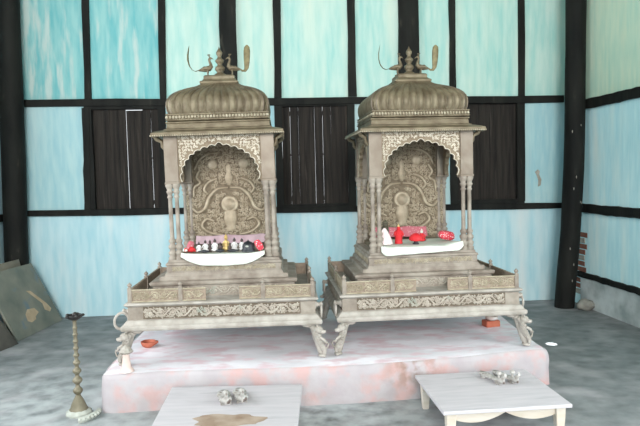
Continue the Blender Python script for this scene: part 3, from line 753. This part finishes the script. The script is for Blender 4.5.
idol('tallest gilt idol with a pointed crown in the middle of the small idols', at('L', -.005, .47, .7235), .118, 'gold', 'gold', 'gold', .24)
# low dark objects in front of the idols
for nm, lab, x, y, sc in [('dark_shell', 'long low dark shell lying at the outer end in front of the white idols', -.145, .232, (.046, .016, .011)),
                          ('dark_shell', 'short humped dark shell lying before the tall gilt idol', -.028, .232, (.034, .016, .014)),
                          ('dark_shell', 'long low dark shell lying next to the black domed hat', .068, .232, (.044, .016, .011))]:
    m = MB(); L = []
    for i in range(11):
        t = i / 10; r = math.sin(PI * min(.98, max(.02, t))) ** .6 * (1 - .15 * math.sin(9 * t)); L.append([(sc[0] * (2 * t - 1), sc[1] * r * math.cos(2 * PI * k / 12), sc[2] * (1 + r * math.sin(2 * PI * k / 12)) ) for k in range(12)])
    m.loops(L, 0, True); tag(m.build(nm, 'dark', loc=at('L', x, y, .735)), lab, 'shell')
c = thing('domed_hat', 'round black domed hat with a pale spot at the end of the idol row', 'hat', at('L', .178, .262, .7355))
m = MB(); m.lathe((0, 0, 0), [(.048, 0), (.05, .012), (.042, .02), (.044, .035), (.04, .052), (.028, .066), (.010, .074), (.002, .078)], 18); m.lathe((0, -.02, 0), [(.049, .0), (.049, .008), (.042, .014)], 18, sy=.7); m.build('crown', 'dark', c)
m = MB(); m.ball((-.006, -.043, .04), .008, 8, 0, (1.6, .4, .9)); m.build('badge', 'pale_stone', c)
# red flowers / cloths on the left shrine
def flower(name, label, p, r, mt, seed, cat='flower'):
    m = MB(); rng = random.Random(seed)
    for k in range(16):
        a = rng.uniform(0, 2 * PI); e = rng.uniform(.1, 1.4); d = Vector((math.cos(a) * math.cos(e), math.sin(a) * math.cos(e), math.sin(e)))
        q = d.to_track_quat('Z', 'Y').to_matrix(); m.ball(d * r * .62, r * .42, 7, k % 2 if isinstance(mt, list) else 0, (1, 1, .5), q)
    m.ball((0, 0, r * .3), r * .6, 8)
    return tag(m.build(name, mt, loc=p), label, cat)
flower('cloth_flower', 'bright red cloth flower beside the idol at the outer end of the row', at('L', -.245, .30, .745), .036, 'cloth_red', 2)
flower('cloth_flower', 'small red and white cloth flower low against the column, under the bright red one', at('L', -.277, .215, .755), .024, ['cloth_red', 'cloth_white'], 6)
def bundle(name, label, p, size, rot, mt, cat, seed=0):
    m = MB(); L = []
    for i in range(13):
        t = PI * i / 12; t = max(.1, min(PI - .1, t)); lp = []
        for k in range(20):
            a = 2 * PI * k / 20; ca, sa = math.cos(a), math.sin(a); sq = 1 / max(abs(ca), abs(sa)) ** .75
            d = Vector((math.sin(t) ** .5 * ca * sq, math.sin(t) ** .5 * sa * sq, -math.cos(t)))
            d *= 1 + .08 * noise.noise(d * 2.2 + Vector((seed, 1, 0)))
            lp.append(Vector((d.x * size[0], d.y * size[1], d.z * size[2])))
        L.append(lp)
    m.loops(L, 0, True); o = m.build(name, mt, loc=p); o.rotation_euler = rot
    return tag(o, label, cat)
bundle('cloth_bundle', 'crumpled pink red dotted cloth tucked beside the column past the black cap', at('L', .258, .255, .778), (.026, .028, .042), (0, -.5, .2), 'dotted_red', 'cloth', 1)
bundle('cloth_bundle', 'dull red cloth tucked behind the bright red cloth flower', at('L', -.275, .44, .765), (.026, .026, .04), (0, .3, .2), 'dotted_pink', 'cloth', 3)
# right shrine contents
t = thing('draped_idol', 'idol draped in a pointed pale pink white cloth with a dark head', 'idol', at('R', -.27, .36, .7395))
m = MB(); L = []
for z, r in [(0, .058), (.02, .054), (.045, .046), (.07, .036), (.095, .025), (.115, .014), (.125, .006)]:
    L.append([(r * math.cos(2 * PI * k / 28) * (1 + .14 * math.cos(7 * 2 * PI * k / 28)), r * .8 * math.sin(2 * PI * k / 28) * (1 + .14 * math.cos(7 * 2 * PI * k / 28)), z) for k in range(28)])
m.loops(L, 0, True); m.build('drape', mat('pinkish_white_cloth', srgb(216, 188, 188), srgb(228, 214, 212), 9, .9, 0, .3), t)
m = MB(); m.ball((.012, .03, .146), .022, 10); m.lathe((.012, .03, 0), [(.02, .158), (.024, .166), (.014, .178), (.002, .188)], 10); m.lathe((.008, .03, 0), [(.035, .06), (.03, .13), (.012, .142)], 10); m.build('head', 'tarnish', t)
t = thing('wrapped_idol', 'slim standing idol wrapped entirely in bright red cloth', 'idol', at('R', -.150, .40, .7365))
m = MB(); m.lathe((0, 0, 0), [(.03, 0), (.028, .03), (.03, .06), (.026, .075), (.030, .09), (.022, .104), (.012, .112)], 16, flute=.06, nf=8, sy=.8)
for s in (-1, 1): m.sweep([(s * .026, 0, .095), (s * .034, -.008, .07), (s * .02, -.026, .06)], [.008, .009, .007], 6)
m.build('red_wrap', 'cloth_red', t)
m = MB(); m.ball((0, 0, .122), .014, 10, 0, (1, 1, 1.1)); m.build('head', 'cloth_red', t)
m = MB(); m.lathe((0, 0, 0), [(.008, .133), (.009, .138), (.004, .146), (.001, .156)], 8); m.build('topknot', 'gold', t)
t = thing('domed_bundle', 'dome of bright red cloth on a short black foot in the middle of the seat', 'bundle', at('R', -.03, .33, .7365))
m = MB(); m.lathe((0, 0, 0), [(.035, .024), (.050, .03), (.052, .042), (.046, .058), (.034, .072), (.018, .082), (.002, .086)], 22, flute=.04, nf=9); m.build('red_dome', 'cloth_red', t)
m = MB(); m.lathe((0, 0, 0), [(.026, 0), (.024, .008), (.014, .014), (.022, .027)], 14); m.build('foot', 'dark', t)
idol('small red robed idol with a pale head between the red dome and dotted cushion', at('R', .066, .52, .7365), .095, 'cloth_red', 'cloth_white', 'clay_pale', .34)
bundle('dotted_cushion', 'tilted red cushion with white dots leaning by the far column of the seat', at('R', .240, .42, .786), (.066, .034, .034), (.25, .18, .15), 'dotted_red', 'cushion', 5)

# ------------------------------------------------------------------ things on the plinth
t = thing('oil_lamp', 'round terracotta oil lamp bowl standing under the base of the left shrine', 'lamp', (-1.135, 4.63, PZ))
m = MB(); L = []
for r, z in [(.026, 0), (.045, .012), (.054, .03), (.056, .046), (.050, .047), (.046, .03), (.032, .016), (.004, .012)]:
    L.append([(r * math.cos(a) + (.022 * math.exp(-(a if a < PI else 2 * PI - a) ** 2 / .12) if z > .025 else 0), r * math.sin(a), z) for a in [2 * PI * k / 28 for k in range(28)]])
m.loops(L, 0, True); m.build('bowl', 'clay', t)
m = MB(); m.ball((.062, 0, .045), .008, 8, 0, (1.3, 1, .6)); m.build('burnt_spout', 'soot', t)
for lab, p, s, mt, rz in [('lower orange brick on the platform under the right end of the corner side shrine', (1.63, 4.90, PZ), (.062, .045, .026), 'clay', .2), ]:
    m = MB(); m.box(-s[0], s[0], -s[1], s[1], 0, s[2] * 2); tag(m.build('brick', mt, loc=p, rotz=rz, bevel=.006), 'orange brick on the platform under the base of the shrine with red idols', 'brick')
m = MB(); m.lathe((0, 0, 0), [(.03, 0), (.05, .012), (.052, .03), (.046, .034), (.03, .02)], 18); tag(m.build('clay_dish', 'clay_pale', loc=(1.635, 4.895, PZ + .0535)), 'pale clay dish set on the orange brick', 'dish')
t = thing('clay_stand', 'pale pink flared clay stand before the outer leg of the left shrine', 'stand', (-1.145, 4.055, PZ))
m = MB(); m.lathe((0, 0, 0), [(.050, 0), (.045, .012), (.032, .03), (.026, .07), (.022, .115), (.026, .125)], 18); m.build('stem', 'clay_pale', t)
m = MB(); m.lathe((0, 0, 0), [(.022, .118), (.036, .128), (.044, .136), (.040, .142), (.030, .146), (.034, .154), (.026, .162), (.016, .172), (.004, .178)], 24, flute=.16, nf=8); m.build('frilled_top', 'bronze_pale', t)

# ------------------------------------------------------------------ low tables
def low_table(label, c, w, d, h, rotz, scallop, stain=None, skew=0):
    t = thing('low_table', label, 'table', (c[0], c[1], 0), rotz, 'low white tables before the platform')
    m = MB(); m.poly([(-w / 2 + skew, -d / 2, h - .022), (w / 2, -d / 2, h - .022), (w / 2, d / 2, h - .022), (-w / 2, d / 2, h - .022)], (0, 0, .022))
    tp = m.build('tabletop', 'table', t, bevel=.004)
    for sx in (-1, 1):
        for sy in (-1, 1):
            m = MB(); x = sx * (w / 2 - .055); y = sy * (d / 2 - .05)
            m.stack(x, y, [(.018, .018, 0), (.02, .02, .02), (.026, .024, h - .1), (.028, .026, h - .022)]); m.build('leg', 'apron', t, bevel=.003)
    for sy in (-1, 1):
        pts = []; x0 = -w / 2 + .07; x1 = w / 2 - .07; N = 36
        for i in range(N + 1):
            u = i / N; q = abs(2 * u - 1)                                     # centre point, lobes, shoulders
            z = h - .05 - .03 * math.sin(PI * min(1, q / .78)) ** .8 if q < .78 else h - .05 - .025 * ((q - .78) / .22)
            if scallop: z = h - .040 - .052 * max(0, math.sin(PI * q * .84)) ** .85
            pts.append((x0 + (x1 - x0) * u, z))
        m = MB(); yy = sy * (d / 2 - .045)
        m.poly([(x, yy, z) for x, z in pts] + [(x1, yy, h - .022), (x0, yy, h - .022)], (0, -.016 * sy, 0)); m.build('apron', 'apron', t, bevel=.002)
    for sx in (-1, 1):
        m = MB(); x = sx * (w / 2 - .05); m.box(x - .008, x + .008, -d / 2 + .07, d / 2 - .07, h - .075, h - .022); m.build('apron', 'apron', t)
    if stain:
        m = MB(); m.poly([(x, y, h + .0004) for x, y in stain], (0, 0, .0006)); m.build('stain', 'brown_stain', tp)
    return t
H = .21
rs = random.Random(4); st = []
for k in range(40):
    a = 2 * PI * k / 40; r = 1 + .13 * math.sin(3 * a + 1) + .08 * math.sin(7 * a) + rs.uniform(-.07, .07)
    st.append((.028 + .195 * r * math.cos(a), -.222 + .092 * r * math.sin(a)))
t1 = low_table('low white wooden table with a brown stain under two carved clogs', (-.404, 3.50), .84, .66, H, -.055, False, st, .045)
t2 = low_table('low white wooden table with a scalloped cream apron holding two slender clogs', (1.178, 3.604), .757, .635, H, .048, True)
def clog(label, p, rz, L=.2, wd=.036, group=None):
    t = thing('clog', label, 'clog', p, rz, group)
    m = MB(); Lp = []
    for i in range(15):
        u = i / 14; w = wd * (.55 + .45 * math.sin(PI * (u * .85 + .12)) ** 1.0) * (1 - .25 * math.exp(-((u - .5) / .15) ** 2)) * math.sqrt(max(.06, 1 - abs(2 * u - 1) ** 8))
        z0 = .012 + .006 * math.sin(PI * u); z1 = .032 + (.022 * max(0, u - .7) / .3)
        Lp.append([(-w, L * (.5 - u), z0), (w, L * (.5 - u), z0), (w * 1.05, L * (.5 - u), (z0 + z1) / 2), (w * .9, L * (.5 - u), z1), (-w * .9, L * (.5 - u), z1), (-w * 1.05, L * (.5 - u), (z0 + z1) / 2)])
    m.loops(Lp, 0, True)
    for y in (.3, -.28): m.box(-wd * .7, wd * .7, L * y - .018, L * y + .018, 0, .02)
    m.build('sole', 'clog', t)
    m = MB(); y = -L * .28; m.lathe((0, y, 0), [(.010, .03), (.008, .045), (.007, .055), (.016, .062), (.018, .07), (.012, .078), (.002, .082)], 12); m.build('toe_knob', 'clog', t)
    m = MB(); m.sweep([(0, -L * .5 + .012, .05), (0, -L * .53, .062), (0, -L * .535, .076), (0, -L * .5, .082)], [.014, .01, .007, .004], 8); m.build('curled_toe', 'clog', t)
    return t
clog('silvery carved clog on the stained table, farther from the platform edge corner side', (-.437, 3.575, H + .0012), .22, .2, .045)['label'] = 'silvery toe-knob clog on the stained table, the one farther from the scalloped table'
clog('x', (-.344, 3.60, H + .0012), .22, .2, .045)['label'] = 'silvery toe-knob clog on the stained table, the one nearer the scalloped table'
clog('x', (1.247, 3.735, H + .0012), .40, .23, .026)['label'] = 'slender grey clog on the scalloped table, the one nearer the stained table'
clog('x', (1.338, 3.745, H + .0012), .40, .23, .026)['label'] = 'slender grey clog on the scalloped table, the one farther from the stained table'

# ------------------------------------------------------------------ lamp stand on the floor
t = thing('lamp_stand', 'tall turned brass lamp stand with a sooty cup on the floor beside the platform', 'lamp stand', (-1.455, 4.0, 0))
pr = [(.062, .03), (.060, .036), (.052, .05), (.043, .075), (.032, .10), (.018, .125), (.016, .13)]
z = .13
for r, s in [(.031, .060), (.018, .012), (.032, .056), (.017, .010), (.028, .05), (.016, .01), (.024, .042), (.015, .01), (.020, .036), (.014, .012), (.019, .034), (.013, .014), (.018, .032), (.013, .014), (.017, .03), (.012, .016), (.016, .028), (.012, .03)]:
    k = 9 if s > .025 else 2
    for i in range(k): q = i / k; pr.append((max(.012, r * math.sin(PI * (q * .86 + .07)) ** .8 if k == 9 else r * .78), z + s * q))
    z += s
pr.append((.012, z)); pr.append((.02, z + .012))
m = MB(); m.lathe((0, 0, 0), pr, 18); m.build('turned_shaft', 'brass', t); zc = z + .008
m = MB(); m.lathe((0, 0, 0), [(.078, 0), (.082, .012), (.077, .022), (.068, .028), (.062, .034), (.04, .04)], 40, flute=.05, nf=10); m.build('foot', 'pale_stone', t)
m = MB(); m.lathe((0, 0, 0), [(.018, zc), (.034, zc + .008), (.048, zc + .022), (.052, zc + .034), (.046, zc + .036), (.036, zc + .022), (.004, zc + .014)], 24, flute=.05, nf=5)
for k in range(5): a = 2 * PI * k / 5 + .3; m.ball((.052 * math.cos(a), .052 * math.sin(a), zc + .03), .014, 8, 0, (1, 1, .7))
m.ball((.005, 0, zc + .034), .02, 8); m.build('oil_cup', 'soot', t)
m = MB(); L = []
for r, zz in [(.135, 0), (.142, .012), (.138, .032), (.122, .036), (.116, .028), (.112, 0)]: L.append([(r * math.cos(a) * (1 + .05 * math.cos(6 * k)), r * math.sin(a) * (1 + .05 * math.cos(6 * k)), zz) for k, a in enumerate([-.8 + 1.5 * k / 20 for k in range(21)])])
n = 21; vs = [p for l in L for p in l]
m.add(vs, [(i * n + k, i * n + k + 1, ((i + 1) % 6) * n + k + 1, ((i + 1) % 6) * n + k) for i in range(6) for k in range(n - 1)] + [tuple(i * n for i in range(6)), tuple(i * n + n - 1 for i in range(6))[::-1]], 0, False)
for k in range(8): a = -.75 + 1.4 * k / 7; m.ball((.142 * math.cos(a), .142 * math.sin(a), .022), .012, 6)
tag(m.build('broken_ring', 'pale_stone', loc=(-1.452, 3.965, 0), rotz=-.4), 'curved broken piece of scalloped ring lying against the lamp stand foot', 'fragment')

# ------------------------------------------------------------------ leaning painted boards
def board(name, label, bl, br, tl, tr, th, mats, stretcher=True, picture=False):
    bl, br, tl, tr = map(Vector, (bl, br, tl, tr)); nrm = (br - bl).cross(tl - bl).normalized()
    cpt = (bl + br + tl + tr) / 4; t = thing(name, label, 'board', bl)
    rel = lambda p: p - bl
    m = MB(); m.poly([rel(bl), rel(br), rel(tr), rel(tl)], -nrm * th, 0)
    m.build('panel', mats, t, bevel=.003)
    uv = lambda u, v: rel(bl) + (br - bl) * u + (tl - bl) * v
    if picture:
        m = MB()
        shp = [[(.60, .62), (.68, .60), (.86, .34), (.90, .24), (.84, .20), (.76, .26), (.78, .36)], [(.36, .30), (.44, .36), (.58, .34), (.62, .26), (.52, .22), (.50, .18), (.40, .16), (.34, .2)]]
        for s in shp: m.poly([uv(*p) + nrm * .0006 for p in s], nrm * .0012, 0)
        m.build('painted_figure', 'paint_tan', t)
    return t
board('painted_board', 'big faded painting with a pale curved figure, leaning at the foot of the black post', (-2.70, 5.92, .002), (-2.60, 6.79, .002), (-2.985, 5.86, .66), (-2.885, 6.73, .66), .02, ['paint'], picture=True)
board('painted_board', 'plain brown board leaning behind the faded painting by the black post', (-2.86, 6.1, .002), (-2.82, 6.62, .002), (-3.03, 6.08, .72), (-2.965, 6.62, .72), .02, ['paint2'])
board('painted_board', 'dark board edge leaning before the lower corner of the faded painting', (-2.735, 5.5, .002), (-2.66, 5.84, .002), (-3.0, 5.46, .42), (-2.92, 5.80, .42), .02, ['board_dark'])

# ------------------------------------------------------------------ light
w = bpy.data.worlds.new('world'); SC.world = w; w.use_nodes = True
nb = w.node_tree.nodes['Background']; nb.inputs[0].default_value = (.90, .96, 1.0, 1); nb.inputs[1].default_value = 1.5
def area(name, loc, rot, sx, sy, e, col=(1, 1, 1)):
    d = bpy.data.lights.new(name, 'AREA'); d.shape = 'RECTANGLE'; d.size = sx; d.size_y = sy; d.energy = e; d.color = col
    o = bpy.data.objects.new(name, d); COL.objects.link(o); o.location = loc; o.rotation_euler = rot; return o
area('front_opening_light', (.1, -7.4, 4.0), (PI / 2 - .2, 0, 0), 3.6, 3.0, 950, (1, .985, .95))  # unseen front opening, inferred; raised to brighten floor and table tops
area('left_fill_light', (-3.15, 3.3, 2.0), (0, -PI / 2, 0), 2.4, 3.2, 105, (.97, .99, 1))  # added fill lamp at an unseen left opening, sends light behind the shrines
area('right_fill_light', (3.4, 1.6, 2.0), (0, PI / 2, 0), 2.2, 2.6, 110, (.97, .99, 1))  # added fill at an unseen right opening, brightens the shade under the bases
d = bpy.data.lights.new('roof_hole_sun', 'SPOT'); d.energy = 9000; d.spot_size = math.radians(.42); d.spot_blend = .3; d.shadow_soft_size = .004
o = bpy.data.objects.new('roof_hole_sun', d); COL.objects.link(o); o.location = (2.1, 3.6, TOP - .03)
tgt = Vector((2.276, 5.196, 0)); o.rotation_euler = (tgt - o.location).to_track_quat('-Z', 'Y').to_euler()
vs = SC.view_settings; vs.view_transform = 'Standard'; vs.look = 'None'; vs.gamma = 1; vs.use_curve_mapping = False; vs.exposure = .24
SC.cycles.max_bounces = 8; SC.cycles.diffuse_bounces = 5; SC.cycles.use_denoising = True
